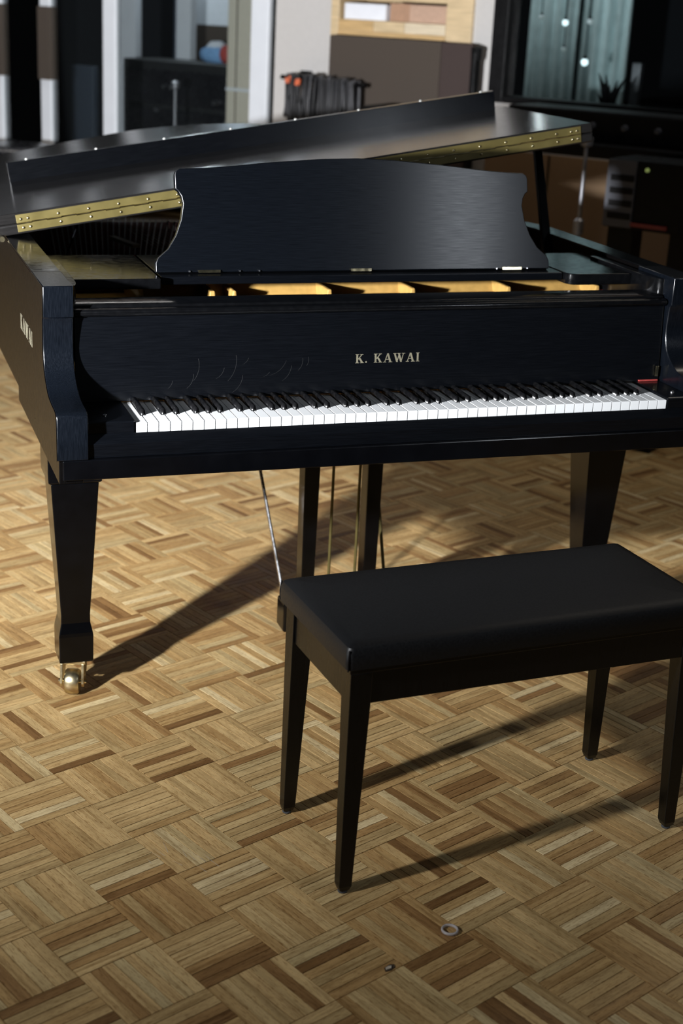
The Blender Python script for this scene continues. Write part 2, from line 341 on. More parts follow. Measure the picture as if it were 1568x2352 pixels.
bm = B(); box(bm, -0.815, -.482, 0, .12, 0, 2.25); box(bm, .276, .38, 0, .12, 0, 2.25); box(bm, -.482, .276, 0, .12, 1.95, 2.25); box(bm, -.482, .276, .26, .30, 0, 1.95); box(bm, 0.38, 4.5, 0, .12, 2.35, 2.45); box(bm, 0.38, 4.5, 0, .12, 0, 1.17); box(bm, -6.0, -4.4, 0, .12, 0, 2.25)
wall_back = wstruct('wall_back', bm, 'wall')
wstruct('wall_header', bx(-6.0, 4.5, 0, .12, 2.45, 3.1), 'fabric')  # unseen header, dark fabric added to dim the reflection in the lid
wstruct('trim_2', bx(-6.0, .38, 0, .12, 2.25, 2.45), 'frame_white')
# sliding glass doors with white frames
bm = B()
for t0, t1 in ((-0.954, -0.815), (-1.923, -1.803), (-2.377, -2.271), (-2.80, -2.640), (-4.40, -4.28)): box(bm, t0, t1-.03, -.018, .018, 0, 2.25)
box(bm, -4.40, -.815, -.02, .09, 2.15, 2.25); box(bm, -4.4, -.815, -.02, .09, 0, .05)
door = wstruct('door_1', bm, 'frame_white', 0.006)
for t0, t1 in ((-1.833, -0.954), (-2.301, -1.923), (-4.31, -2.80)):
    obj('pane', bx(t0, t1, -.004, .004, .05, 2.15), 'glass', door)
obj('pane', bx(-2.670, -2.377, -.004, .004, .05, 2.15), 'glass', door)
for t0, t1 in ((-2.377, -2.301), (-2.80, -2.670)):
    tag(obj('acoustic_strip', bx(t0-.002, t1+.004, -.032, .022, 1.085, 1.465), 'fabric', door), 'brown fabric strip on the white door post')
# the booth behind the doors
bm = B(); box(bm, -6.0, -.95, 2.6, 2.7, 0, 2.9); box(bm, -6.1, -6.0, .12, 2.6, 0, 2.9); box(bm, -1.05, -.95, .32, 2.6, 0, 2.9); box(bm, -1.05, .276, .30, .36, 0, 2.9); box(bm, -6.0, -.95, .12, 2.7, 2.9, 2.98)
wstruct('wall_booth', bm, 'darkroom')
def post(t0, t1, y, z0, z1, label):
    r = wthing('inner_door_post', (t0+t1)/2, y, label, 'door post')
    obj('post', bx(-(t1-t0)/2, (t1-t0)/2, -.03, .03, 0, 2.4), 'frame_white', r, .004); obj('seal', bx(-(t1-t0)/2-.018, -(t1-t0)/2, -.025, .025, 0, 2.4), 'blue_grey', r)
post(-2.672, -2.551, 1.0, 0, 2.4, 'white inner door post seen through the glass, beside the wide white frame')
post(-2.235, -2.127, 1.0, 0, 2.4, 'white inner door post seen through the glass, left of the pale wall panel')
r = wthing('booth_panel', -2.03, 1.33, 'brown and white panel at the back of the glass booth', 'wall panel')
obj('lower_fabric', bx(-.36, .40, 0, .05, 0, 1.395), 'fabric', r); obj('upper_board', bx(-.36, .40, 0, .05, 1.395, 2.4), 'pale', r)
r = wthing('olive_panel', -1.34, .42, 'tall olive beige panel just behind the glass door', 'wall panel')
obj('board', bx(-.09, .09, 0, .06, 0, 2.3), 'olive', r, .004); obj('seam', bx(-.03, -.024, -.003, 0, 0, 2.3), 'fabric', r); obj('rail', bx(-.09, .09, -.006, 0, 1.085, 1.10), 'frame_white', r)
r = wthing('equipment_rack', -1.86, .62, 'black equipment rack standing in the glass booth', 'rack')
obj('cabinet', bx(-.48, .31, 0, .335, 0, 1.20), 'charcoal', r, .008)
for k in range(5): obj('drawer', bx(-.45, .285, -.012, 0, .10+k*.215, .29+k*.215), 'black_gloss', r, .004)
for k, (t, z) in enumerate(((-.14, 1.06), (-.09, 1.06), (.22, 1.0), (-.20, .93), (.02, .80))): obj('knob', lathe(B(), [(.001, -.03), (.013, -.03), (.015, -.01), (.015, 0)], (t, -.012, z), 'y', 12), 'steel', r)
r = wthing('folded_cloth', -1.86, .87, 'blue and white cloth bundle with red end on the rack', 'cloth', 1.20)
bm = B(); lathe(bm, [(.005, -.10), (.035, -.085), (.048, -.03), (.05, .03), (.042, .06), (.035, .065)], (0, 0, .042), 'x', 14); obj('blue_roll', bm, 'blue', r, smooth=True)
bm = B(); lathe(bm, [(.02, -.07), (.042, -.04), (.046, .02), (.03, .055)], (0, .02, .075), 'x', 14); obj('white_fold', bm, 'pale', r, smooth=True)
bm = B(); lathe(bm, [(.03, .06), (.05, .065), (.052, .095), (.03, .115), (.004, .118)], (0, .005, .05), 'x', 14); obj('red_end', bm, 'red', r, smooth=True)
def mic_stand(name, t, y, h, label, m='grey_metal', boom=True):
    r = wthing(name, t, y, label, 'stand')
    obj('pole', tube(B(), [(0, 0, .10), (0, 0, h*.72)], .011, 10), m, r, smooth='auto'); obj('upper_pole', tube(B(), [(0, 0, h*.70), (0, 0, h)], .008, 10), m, r, smooth='auto')
    obj('clutch', lathe(B(), [(.008, h*.69), (.020, h*.695), (.020, h*.74), (.010, h*.75)], n=12), m, r, smooth='auto')
    for k in range(3):
        a = 2.1*k + .5; obj('leg', tube(B(), [(0, 0, .16), (.28*math.cos(a), .28*math.sin(a), .012)], .009, 8), 'black', r)
    obj('head', lathe(B(), [(.004, h-.01), (.022, h), (.024, h+.03), (.004, h+.04)], n=12), m, r, smooth='auto')
    return r
mic_stand('microphone_stand', -1.686, .30, 1.08, 'chrome microphone stand behind the middle glass door pane')
r = wthing('gobo_panel', -2.60, .55, 'dim blue grey upright panel behind the left glass pane', 'wall panel')
obj('board', bx(-.09, .09, 0, .05, .12, 1.14), 'blue_grey', r, .01)
for s in (-1, 1): obj('foot', bx(s*.07-.015, s*.07+.015, -.15, .2, 0, .12), 'black', r)
r = wthing('low_seat', -2.02, -.62, 'low black rounded seat in front of the glass doors', 'seat')
obj('cushion', lathe(B(), [(.05, .68), (.24, .69), (.27, .73), (.25, .79), (.16, .80), (.01, .80)], n=24), 'black_gloss', r, smooth=True)
obj('column', lathe(B(), [(.03, .04), (.03, .69)], n=10), 'grey_metal', r, smooth='auto'); obj('base', lathe(B(), [(.23, 0), (.23, .02), (.04, .05)], n=20), 'black', r)

# built-in pine shelf with boxes, brown gobo before it
r = wthing('pine_shelf', -.103, 0, 'light pine shelf unit built into the off white wall', 'shelf')
obj('side_board', bx(-.379, -.335, -.02, .24, 0, 1.95), 'pine', r, .003); obj('side_board', bx(.245, .379, -.02, .24, 0, 1.95), 'pine', r, .003)
obj('back_board', bx(-.335, .245, .23, .25, 0, 1.95), 'pine', r)
for z0, z1 in ((.30, .34), (.80, .84), (1.418, 1.488), (1.578, 1.66), (1.90, 1.95)): obj('shelf_board', bx(-.335, .245, -.012, .23, z0, z1), 'pine', r, .003)
for t0, t1, m_ in ((-.335, -.14, 'pine_dark'), (-.14, .03, 'pine'), (.03, .245, 'pine_pale')): obj('front_block', bx(t0+.001, t1-.001, -.02, -.012, 1.440, 1.486), m_, r, .001)
obj('front_strip', bx(-.335, .245, -.022, -.012, 1.418, 1.438), 'pine_dark', r, .001)
o = obj('white_box', bx(-.115, .115, .0, .19, 0, .072), 'paper_white', None, .003); o.location = wpos(-.305, 0, 1.489); o.rotation_euler = (0, 0, WA); tag(o, 'white box lying on the pine shelf', 'box')
o = obj('brown_book', bx(-.055, .055, .02, .19, 0, .080), 'terracotta', None, .003); o.location = wpos(-.125, 0, 1.489); o.rotation_euler = (0, 0, WA); tag(o, 'darker brown book next to the white box on the pine shelf', 'book')
o = obj('brown_book', bx(-.100, .100, .005, .19, 0, .078), 'terracotta_pale', None, .003); o.location = wpos(.034, 0, 1.489); o.rotation_euler = (0, 0, WA); tag(o, 'pale brown book at the right end of the pine shelf', 'book')
r = wthing('acoustic_gobo', -.033, -.11, 'brown fabric acoustic screen in front of the pine shelf', 'screen')
obj('fabric_panel', bx(-.391, .210, 0, .045, .08, 1.416), 'fabric', r, .006); obj('side_panel', bx(.210, .368, .002, .047, .08, 1.414), 'fabric_red', r, .006)
obj('edge_strip', bx(.368, .392, -.006, .045, .08, 1.385), 'black', r, .005); obj('edge_knob', lathe(B(), [(.003, -.03), (.024, -.02), (.026, .03), (.003, .04)], (.380, .02, 1.37), 'z', 10), 'black', r)
for q in (-.33, .31): obj('foot', bx(q-.03, q+.03, -.10, .09, 0, .08), 'black', r, .004)
# cable hanger with cables
r = wthing('cable_hanger', -.62, 0, 'black hanger bar carrying cables on the off white wall', 'cable hanger', 1.20)
obj('bar', tube(B(), [(-.03, -.17, .012), (.46, -.19, .004)], .011, 8), 'black', r); obj('wall_arm', tube(B(), [(.0, 0, .01), (.0, -.17, .012)], .008, 8), 'grey_metal', r); obj('wall_plate', bx(-.03, .03, -.012, 0, -.03, .04), 'black', r)
for k in range(40):
    f = min(1, max(0, k/39.0 + random.uniform(-.02, .02))); base = wpos(-.60 + .40*f, -.178 - .012*f + random.uniform(-.02, .02), 1.214 - .008*f + random.uniform(-.008, .005))
    ln = random.choice((.16, .19, .21, .24, .27)) + .03*random.random(); sw = random.uniform(-.03, .03)
    bm = B(); pts = []
    for q in range(11):
        a = math.pi*q/10; pts.append((sw*math.sin(a) + .006*math.sin(3*a + k), math.cos(a)*.020, (.010 if q in (0, 10) else -ln*math.sin(a)**.55)))
    pts = [(0, .012, .016)] + pts[:-1] + [pts[-1], (0, -.012, .016), (0, .012, .016)]
    tube(bm, pts, .0065 + .0028*random.random(), 6)
    o = obj('cable', bm, 'cable' if k % 3 else 'cable_grey', None, smooth=True); o.location = base; o.rotation_euler = (0, 0, WA + random.uniform(-.25, .25))
    tag(o, 'looped black audio cable hanging from the wall bar', 'cable', 'cables on the wall hanger')
    if k in (1, 2, 7, 8): t_ = obj('tape', tube(B(), [(0, -.020, .006 - .012*(k > 4)), (0, -.022, -.018 - .012*(k > 4))], .0125, 8), 'orange', o); t_['label'] = 'orange tape on the cable'
r = wthing('black_bag', .03, -.34, 'rounded black bag in front of the brown screen', 'bag')
obj('body', lathe(B(), [(.04, 0), (.10, .02), (.115, .40), (.11, 1.08), (.085, 1.13), (.02, 1.14)], n=18), 'black', r, smooth='auto'); obj('strap', tube(B(), [(-.09, -.09, 1.0), (0, -.125, .8), (.09, -.09, 1.0)], .008, 8), 'cable', r, smooth=True)

# window on the right, control room behind it
bm = B(); box(bm, .38, .455, -.02, .10, 1.17, 2.35); box(bm, .455, 4.5, -.02, .10, 1.17, 1.20); box(bm, .455, 4.5, -.02, .10, 2.29, 2.35); box(bm, 2.6, 2.66, -.02, .10, 1.20, 2.29)
win = wstruct('window_1', bm, 'black', .005)
obj('pane', bx(.455, 2.6, .03, .04, 1.20, 2.29), 'glass_teal', win); obj('pane', bx(2.66, 4.4, .03, .04, 1.20, 2.29), 'glass_teal', win)
bm = B(); box(bm, -.95, 4.5, 2.4, 2.5, 0, 2.9); box(bm, 4.4, 4.5, .12, 2.4, 0, 2.9); box(bm, -.95, 4.5, .36, 2.5, 2.9, 2.98)
wstruct('wall_control_room', bm, 'darkroom')
cur = wthing('curtain', .09, 1.55, 'teal grey curtain hanging behind the studio window', 'curtain')
for q in range(2):
    bm = B(); rows = []
    n = 26
    for k in range(n+1):
        t = -.30 + q*.30 + .30*k/n; y = .025*math.sin(k*1.15 + q) + .012*math.sin(k*.5)
        rows.append((bm.verts.new((t, y, .25)), bm.verts.new((t, y, 2.5))))
    for a, b in zip(rows, rows[1:]): bm.faces.new((a[0], b[0], b[1], a[1]))
    o = obj('drape', bm, 'teal', cur, smooth=True); md = o.modifiers.new('s', 'SOLIDIFY'); md.thickness = .004
obj('rod', tube(B(), [(-.4, 0, 2.52), (.4, 0, 2.52)], .012, 8), 'grey_metal', cur)
for n_, (t, z, m_, rr, lab) in enumerate(((.259, 1.521, 'glint', .016, 'bright round lamp reflection in the studio window, upper left of the brightest pair'), (.394, 1.532, 'glint_dim', .015, 'faint round lamp reflection in the studio window near its top'),
                                  (.385, 1.338, 'glint', .018, 'brightest round lamp reflection low in the studio window'), (.126, 1.54, 'glint_dim', .013, 'faint round lamp reflection over the left edge of the teal curtain'), (.264, 1.394, 'glint_dim', .012, 'faint round lamp reflection over the middle of the teal curtain'))):
    r = wthing('lamp_reflection', t, 1.0, lab, 'lamp reflection')  # glowing bead added in place of a lamp reflected in the glass
    obj('glint', lathe(B(), [(.001, z-rr), (rr*.7, z-rr*.7), (rr, z), (rr*.7, z+rr*.7), (.001, z+rr)], n=12), m_, r, smooth=True)
    obj('cord', tube(B(), [(0, 0, z+rr*.8), (0, 0, 2.9)], .003, 6), 'black', r); obj('socket', lathe(B(), [(rr*.5, z+rr*.7), (rr*.6, z+rr*.9), (rr*.4, z+rr*1.8)], n=10), 'black', r)  # cord and socket added to hang the reflection bead
def pole(t, y, z0, z1, w, label):
    r = wthing('upright_pole', t, y, label, 'pole')
    obj('bar', bx(-w/2, w/2, -w/2, w/2, z0, z1), 'grey_metal', r, .003); obj('foot', bx(-.08, .08, -.08, .08, 0, .02), 'black', r); obj('core', bx(-.006, .006, -.006, .006, .02, z0+.02), 'black', r)
pole(.19, .5, 1.43, 2.3, .045, 'grey upright pole behind the left edge of the studio window')
pole(.875, .5, 1.13, 1.365, .042, 'short grey upright pole low behind the right half of the studio window')
r = wthing('leafy_plant', .83, .30, 'dark plant with blade shaped leaves behind the studio window', 'plant')
obj('pot', lathe(B(), [(.06, .90), (.09, 1.10), (.095, 1.12), (.06, 1.12)], n=16), 'black', r); obj('stand', bx(-.10, .10, -.10, .10, 0, .90), 'black', r)
for k in range(11):
    a = random.uniform(0, 6.28); h = random.uniform(.10, .22); dx = math.cos(a)*random.uniform(.03, .09); dy = math.sin(a)*.05
    bm = B(); tube(bm, [(0, 0, 1.11), (dx*.4, dy*.4, 1.11+h*.6), (dx, dy, 1.11+h)], [.012, .014, .002], 6); obj('leaf', bm, 'black', r, smooth=True)
# dark ledge and warm fabric wainscot below the window
wains = wstruct('trim_1', bx(.40, 4.4, -.03, 0, .05, .965), 'fabric_warm')
for t in (.72, 1.50, 2.3): obj('joint', bx(t-.004, t+.004, -.033, -.03, .05, .965), 'black', wains)
r = wthing('equipment_desk', 1.55, -.5, 'long black equipment desk under the studio window', 'desk')
obj('top', bx(-.88, 2.2, -.06, .35, 1.03, 1.075), 'black', r, .006); obj('console', bx(-.85, 2.2, .06, .33, 1.075, 1.195), 'black', r, .01); obj('back_board', bx(-.85, 2.2, .30, .34, .99, 1.03), 'black', r)
for t in (-.3, 1.0, 2.1): obj('leg', bx(t-.02, t+.02, .10, .14, 0, 1.03), 'black', r)
for k in range(10): obj('knob', lathe(B(), [(.001, -.022), (.012, -.02), (.014, 0)], (-.6+.14*k, .06, 1.14), 'y', 10), 'grey_panel', r)
mic_stand('microphone_stand', 1.228, -.8, 1.09, 'grey microphone stand in front of the brown fabric below the window')
r = wthing('speaker_cabinet', 1.51, -.92, 'black cabinet with a grey slotted front beside the grey stand', 'cabinet')
obj('body', bx(-.135, .17, 0, .25, .815, 1.065), 'black', r, .006); obj('front_panel', bx(-.132, -.02, -.008, 0, .82, 1.062), 'grey_panel', r)
for k in range(4): obj('slot', bx(-.115, -.025, -.012, -.008, .85+k*.046, .872+k*.046), 'black', r)
obj('trim', bx(-.02, .12, -.012, 0, .828, .842), 'red_trim', r); obj('light', lathe(B(), [(.001, -.012), (.007, -.010), (.008, 0)], (.02, 0, 1.035), 'y', 10), 'led', r)
obj('stand_column', bx(-.13, -.03, .05, .15, .02, .815), 'black', r); obj('stand_base', bx(-.18, .18, -.06, .28, 0, .02), 'black', r); obj('side_column', bx(.115, .17, .05, .15, .02, .815), 'black', r)

# ------------------------------------------------------------------ grand piano
XL, XR, CL, CR, ZT = -0.1625, 1.360, -0.1005, 1.290, 0.987
piano = empty('grand_piano', (0.6, 1.0, 0), 0, 'black satin grand piano with its lid raised and front flap folded back', 'piano')
PM = Matrix.Translation((-0.6, -1.0, 0))       # parts are written in keyboard coordinates
def part(name, bm, m, parent=None, bevel=0.0, seg=2, smooth=False, label=None, mx=None):
    o = obj(name, bm, m, parent or piano, bevel, seg, smooth, mx if mx is not None else (PM if parent is None else None))
    if label: o['label'] = label
    return o
# rim outline (outer), from front left round the tail to front right
outer = [(XL, .30), (XL, 1.2), (XL, 1.90)] + spline([(XL, 1.90), (-.14, 2.00), (-.05, 2.075), (.10, 2.115), (.28, 2.165), (.43, 2.195), (.55, 2.175), (.66, 2.10), (.745, 1.98), (.80, 1.83), (.85, 1.68), (.93, 1.52), (1.05, 1.37), (1.18, 1.23), (1.28, 1.11), (1.335, 1.01), (XR, .90)], 5)[1:] + [(XR, .6), (XR, .30)]
def offset(path, d):
    out = []
    for i, p in enumerate(path):
        a = Vector(path[max(i-1, 0)]); b = Vector(path[min(i+1, len(path)-1)]); t = (b-a).normalized(); n = Vector((t.y, -t.x)); out.append((p[0]+n.x*d, p[1]+n.y*d))
    return out
inner = offset(outer, .060)
def strip(path_o, path_i, z0, z1):
    bm = B(); n = len(path_o)
    ro = [(bm.verts.new((p[0], p[1], z0)), bm.verts.new((p[0], p[1], z1))) for p in path_o]; ri = [(bm.verts.new((p[0], p[1], z0)), bm.verts.new((p[0], p[1], z1))) for p in path_i]
    for i in range(n-1):
        bm.faces.new((ro[i][0], ro[i+1][0], ro[i+1][1], ro[i][1])); bm.faces.new((ri[i+1][0], ri[i][0], ri[i][1], ri[i+1][1]))
        bm.faces.new((ro[i][1], ro[i+1][1], ri[i+1][1], ri[i][1])); bm.faces.new((ro[i+1][0], ro[i][0], ri[i][0], ri[i+1][0]))
    for e in (0, n-1): bm.faces.new((ro[e][0], ro[e][1], ri[e][1], ri[e][0]))
    return bm
rim = part('rim', strip(outer, inner, .665, ZT-.003), 'rim', bevel=.002, smooth='auto')
part('rim_cap', strip(outer, inner, ZT-.003, ZT), 'polish', bevel=.0008, smooth='auto')
# arms with the scooped profile
def arm_profile():
    s = spline([(.145, .912), (.147, .866), (.143, .838), (.130, .812), (.103, .790), (.075, .777), (.037, .771), (.0, .769), (-.017, .767)], 4)
    return [(.305, ZT), (.137, ZT), (.137, .9225), (.143, .9215)] + s + [(-.026, .7625), (-.0290, .755), (-.0334, .692), (-.0334, .672), (.305, .672)]
for x0, x1 in ((XL, CL), (CR, XR)): part('arm', prism(B(), arm_profile(), 'x', x0, x1), 'ebony_v', bevel=.0018, smooth='auto')
for x0, x1 in ((XL, CL-.01), (CR+.01, XR)): part('side_board', bx(x0+.004, x1, -.028, .62, .622, .673), 'rim', bevel=.002)
for x0, x1 in ((XL-.0012, XL-.0002), (XR+.0002, XR+.0012)): part('arm_veneer', prism(B(), arm_profile(), 'x', x0, x1), 'rim')
part('keybed', bx(-.152, 1.349, -.034, .62, .630, .672), 'leg', bevel=.0025)
part('keyslip', prism(B(), [(-.024, .672), (-.024, .701), (-.020, .704), (-.0035, .7155), (-.001, .7155), (-.001, .672)], 'x', CL+.0005, CR-.0005), 'ebony', bevel=.001)
for x0, x1, sx in ((CL+.0005, -.0015, -.055), (1.2235, CR-.0005, 1.262)):
    kb = part('key_block', bx(x0, x1, -.001, .152, .690, .740), 'ebony', bevel=.003)
    s = obj('screw', lathe(B(), [(.0045, .739), (.0045, .7415), (.003, .743), (.0005, .7435)], (sx, .045, 0), n=10), 'steel', kb, smooth='auto')
# keys
K = 1.222/52; wn = 'ABCDEFG'
def black_after(i): return wn[i % 7] in 'ACDFG' and i < 51
BOFF = {'A': .0018, 'C': -.0022, 'D': .0022, 'F': -.0030, 'G': 0.0}
wmesh = {}
def white_mesh(l, r):
    key = (round(l, 4), round(r, 4))
    if key in wmesh: return wmesh[key]
    g = .0011; pts = [(g, 0), (K-g, 0), (K-g, .050)]
    if r: pts += [(K-r, .050), (K-r, .160)]
    else: pts += [(K-g, .160)]
    if l: pts += [(l, .160), (l, .050), (g, .050)]
    else: pts += [(g, .160)]
    bm = prism(B(), pts, 'z', -.0235, 0); bmesh.ops.recalc_face_normals(bm, faces=bm.faces[:])
    bmesh.ops.bevel(bm, geom=[e for e in bm.edges if all(abs(v.co.z) < 1e-6 for v in e.verts) and all(v.co.y < .051 for v in e.verts)], offset=.0008, segments=2, affect='EDGES', profile=.5)
    me = bpy.data.meshes.new('white_key'); bm.to_mesh(me); bm.free(); me.materials.append(M['white_key']); wmesh[key] = me; return me
BW = .0115
for i in range(52):
    l = r = 0
    if i > 0 and black_after(i-1): l = BW/2 + .0008 + BOFF[wn[(i-1) % 7]]
    if black_after(i): r = BW/2 + .0008 - BOFF[wn[i % 7]]
    o = bpy.data.objects.new('white_key', white_mesh(l, r)); C.objects.link(o); o.parent = piano; o.location = (i*K - .6, -1.0, .735 + random.uniform(-.0003, .0003))
bmk = B()
pb = [(-BW/2, .0505, -.01), (BW/2, .0505, -.01), (BW/2, .155, -.01), (-BW/2, .155, -.01), (-.0046, .0575, .0105), (.0046, .0575, .0105), (.0046, .155, .0125), (-.0046, .155, .0125)]
vv = [bmk.verts.new(p) for p in pb]
for f in ((3, 2, 1, 0), (4, 5, 6, 7), (0, 1, 5, 4), (1, 2, 6, 5), (2, 3, 7, 6), (3, 0, 4, 7)): bmk.faces.new([vv[q] for q in f])
bmesh.ops.recalc_face_normals(bmk, faces=bmk.faces[:]); bmesh.ops.bevel(bmk, geom=bmk.edges[:], offset=.0014, segments=2, affect='EDGES')
bkm = bpy.data.meshes.new('black_key'); bmk.to_mesh(bkm); bmk.free(); bkm.materials.append(M['black_key'])
for p in bkm.polygons: p.use_smooth = True
for i in range(52):
    if black_after(i):
        o = bpy.data.objects.new('black_key', bkm); C.objects.link(o); o.parent = piano; o.location = ((i+1)*K + BOFF[wn[i % 7]] - .6, -1.0, .735)
part('key_felt', bx(1.232, 1.282, .145, .149, .741, .744), 'red_felt', label='red felt strip beside the top keys')
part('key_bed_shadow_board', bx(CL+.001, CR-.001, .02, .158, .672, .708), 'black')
# fallboard
FB0, FB1 = CL + .004, CR - .004
fall = part('fallboard', prism(B(), [(.152, .7385), (.149, .7395), (.164, .918), (.182, .918), (.170, .7385)], 'x', FB0, FB1), 'ebony', bevel=.0015)
obj('fallboard_rail', prism(B(), [(.154, .921), (.1505, .924), (.1505, .930), (.154, .934), (.170, .9355), (.172, .9395), (.182, .9425), (.235, .943), (.235, .918), (.160, .918)], 'x', FB0, FB1), 'polish', fall, .001, smooth='auto')
obj('brass_catch', bx(1.274, 1.281, .1445, .149, .752, .777), 'brass_bright', fall, .0008)['label'] = 'small brass catch at the right end'
bm = B()
for (x, z, a, ln) in ((.165, .800, 1.35, .05), (.150, .775, 1.1, .035), (.245, .800, 1.25, .06), (.255, .765, 1.0, .045), (.215, .790, .9, .03), (.345, .795, .7, .05), (.395, .805, 1.2, .03), (.410, .812, 1.4, .02), (.31, .782, .4, .03), (.105, .770, 1.0, .02), (.365, .785, 1.0, .04), (.27, .815, .8, .02)):
    pts_ = []
    for q in range(7):
        f_ = q/6 - .5; an = a + .5*f_; pts_.append((x + ln*f_*math.cos(an), z + ln*f_*math.sin(an)))
    for (xa, za), (xb, zb_) in zip(pts_, pts_[1:]):
        w_ = .00035; vv_ = [bm.verts.new((px_, .149 + (pz_ - .7395)*.084 - .0003, pz_)) for px_, pz_ in ((xa-w_, za), (xa+w_, za), (xb+w_, zb_), (xb-w_, zb_))]; bm.faces.new(vv_)
tag(obj('scratch', bm, 'faint', fall), 'faint curved scratches', kind='stuff')
# lettering: serif capitals from strokes, unit height
def glyph(ch):
    def q(*p): return [p]
    def st(x0, y0, x1, y1, w): return [((x0-w/2, y0), (x0+w/2, y0), (x1+w/2, y1), (x1-w/2, y1))]
    def serif(x0, x1, y): return [((x0, y), (x1, y), (x1, y+.06), (x0, y+.06))]
    if ch == 'K': return 1.06, st(.25, 0, .25, 1, .20) + serif(.05, .47, 0) + serif(.05, .47, .94) + st(.33, .40, .80, .95, .12) + st(.50, .58, .86, .02, .24) + serif(.60, 1.04, 0) + serif(.60, .98, .94)
    if ch == 'A': return 1.10, st(.20, .02, .54, 1, .09) + st(.88, .02, .56, 1, .22) + q((.32, .30), (.80, .30), (.77, .37), (.345, .37)) + serif(.02, .38, 0) + serif(.66, 1.10, 0)
    if ch == 'W': return 1.46, st(.20, .98, .50, 0, .20) + st(.50, 0, .76, .98, .09) + st(.70, .98, .98, 0, .20) + st(.98, 0, 1.26, .98, .09) + serif(.02, .42, .94) + serif(.52, .92, .94) + serif(1.06, 1.46, .94)
    if ch == 'I': return .52, st(.26, 0, .26, 1, .20) + serif(.06, .46, 0) + serif(.06, .46, .94)
    if ch == '.': return .42, [tuple((.16+.10*math.cos(a), .10+.10*math.sin(a)) for a in [k*math.pi/5 for k in range(10)])]
    return .45, []
def lettering(text, parent, h, total, place):
    wtot = sum(glyph(c)[0] for c in text); sp = (total/h - wtot)/max(1, len(text)-1); x = 0
    for ch in text:
        w, quads = glyph(ch)
        if quads:
            bm = B()
            for n_, qd in enumerate(quads):
                a = [bm.verts.new(place((x+p[0])*h, p[1]*h, .0001)) for p in qd]; b = [bm.verts.new(place((x+p[0])*h, p[1]*h, .00055+.00002*n_)) for p in qd]
                m_ = len(qd); bm.faces.new(b)
                for k in range(m_): bm.faces.new((a[k], a[(k+1) % m_], b[(k+1) % m_], b[k]))
            o = obj('letter', bm, 'letter', parent)
        x += w + sp
ft = (.164-.149)/(.918-.7395); fl = math.hypot(ft, 1); zb = .8045
lettering('K. KAWAI', fall, .0198, .1535, lambda a, b, n: (.5175 + a, .149 + (zb + b/fl - .7395)*ft - n, zb + b/fl + n*ft))
lettering('KAWAI', rim, .034, .205, lambda a, b, n: (XL - n, .514 - a, .8215 + b))
# inside: plate, struts, pin block, strings, soundboard
def fill(path, z0, z1): return prism(B(), path, 'z', z0, z1)
part('soundboard', fill(offset(outer, .055), .790, .800), 'spruce')
pl = [p for p in offset(outer, .075) if p[1] > .42]
part('iron_plate', fill([(-.085, .40)] + pl + [(1.283, .40)], .855, .868), 'gold', bevel=.002)
part('pin_block', bx(.10, 1.25, .26, .66, .868, .893), 'gold', bevel=.003)
for x, w in ((.258, .018), (.310, .014), (.54, .016), (.751, .016), (1.003, .016), (1.247, .016)):
    part('plate_strut', prism(B(), [(x-w/2, .892), (x+w/2, .892), (x+w/2-.003, .918), (x-w/2+.003, .918)], 'y', .415, .64), 'gold', bevel=.003)
part('plate_flange', prism(B(), [(.490, .892), (.520, .934), (.540, .936), (.560, .892)], 'x', .115, 1.247), 'gold', bevel=.002)
part('plate_felt', bx(1.255, 1.285, .30, .58, .890, .906), 'red_felt', label='red felt at the right of the gold plate')
part('string_felt', bx(.0, .20, .98, 1.03, .886, .896), 'red_felt'); part('interior_shade', bx(-.095, .74, .665, 1.70, .870, .884), 'dark_red', label='dark red sheet standing in for shade under the bass strings')  # the wide dark red sheet is added in place of shade inside the case
bm = B()
for k in range(24): tube(bm, [(-.05 + .0115*k, .66, .898), (.10 + .017*k, 1.95 - .012*k, .884)], .0018, 5)
tag(part('bass_strings', bm, 'copper'), 'copper wound bass strings', kind='stuff')
bm = B()
for k in range(60): tube(bm, [(.30 + .0155*k, .64, .892), (.28 + .0125*k, 1.75 - .014*k, .882)], .0009, 4)
tag(part('treble_strings', bm, 'copper'), 'thin steel strings', kind='stuff')
for k in range(12): part('tuning_pin', lathe(B(), [(.0035, .880), (.0035, .905), (.0055, .907), (.0055, .914), (.0008, .917)], (.395 + .016*k, 1.505 - .020*k, 0), n=10), 'steel', smooth='auto')
part('mute_strip', prism(B(), [(.170, 1.243), (.188, 1.246), (.228, 1.098), (.206, 1.092)], 'z', .905, .913), 'spruce', label='pale wooden strip lying over the bass strings')
# music shelf, wings and music desk
part('music_shelf', bx(.118, 1.093, .318, .60, .952, .9700), 'ebony', bevel=.002)
part('shelf_wing', bx(-.092, .112, .290, .600, .948, .971), 'polish', bevel=.003)
R_ = .026; cp = [(1.096 + R_ - R_*math.cos(a), .288 + R_ - R_*math.sin(a)) for a in [k*math.pi/16 for k in range(9)]]
part('shelf_wing', prism(B(), cp + [(1.282, .288), (1.282, .585), (1.096, .585)], 'z', .945, .971), 'polish', bevel=.002, smooth='auto')
for x0, x1, s in ((CL, CL+.020, 1), (CR-.026, CR, -1)):
    xm = x0 if s > 0 else x1; rr = abs(x1-x0)
    arc = [(xm + s*rr*math.cos(a), .255 - .075*math.sin(a)) for a in [k*math.pi/20 for k in range(11)]]
    part('cheek_post', prism(B(), [(xm, .50), (xm + s*rr, .50)] + arc, 'z', .90, .978), 'polish', bevel=.001, smooth='auto')
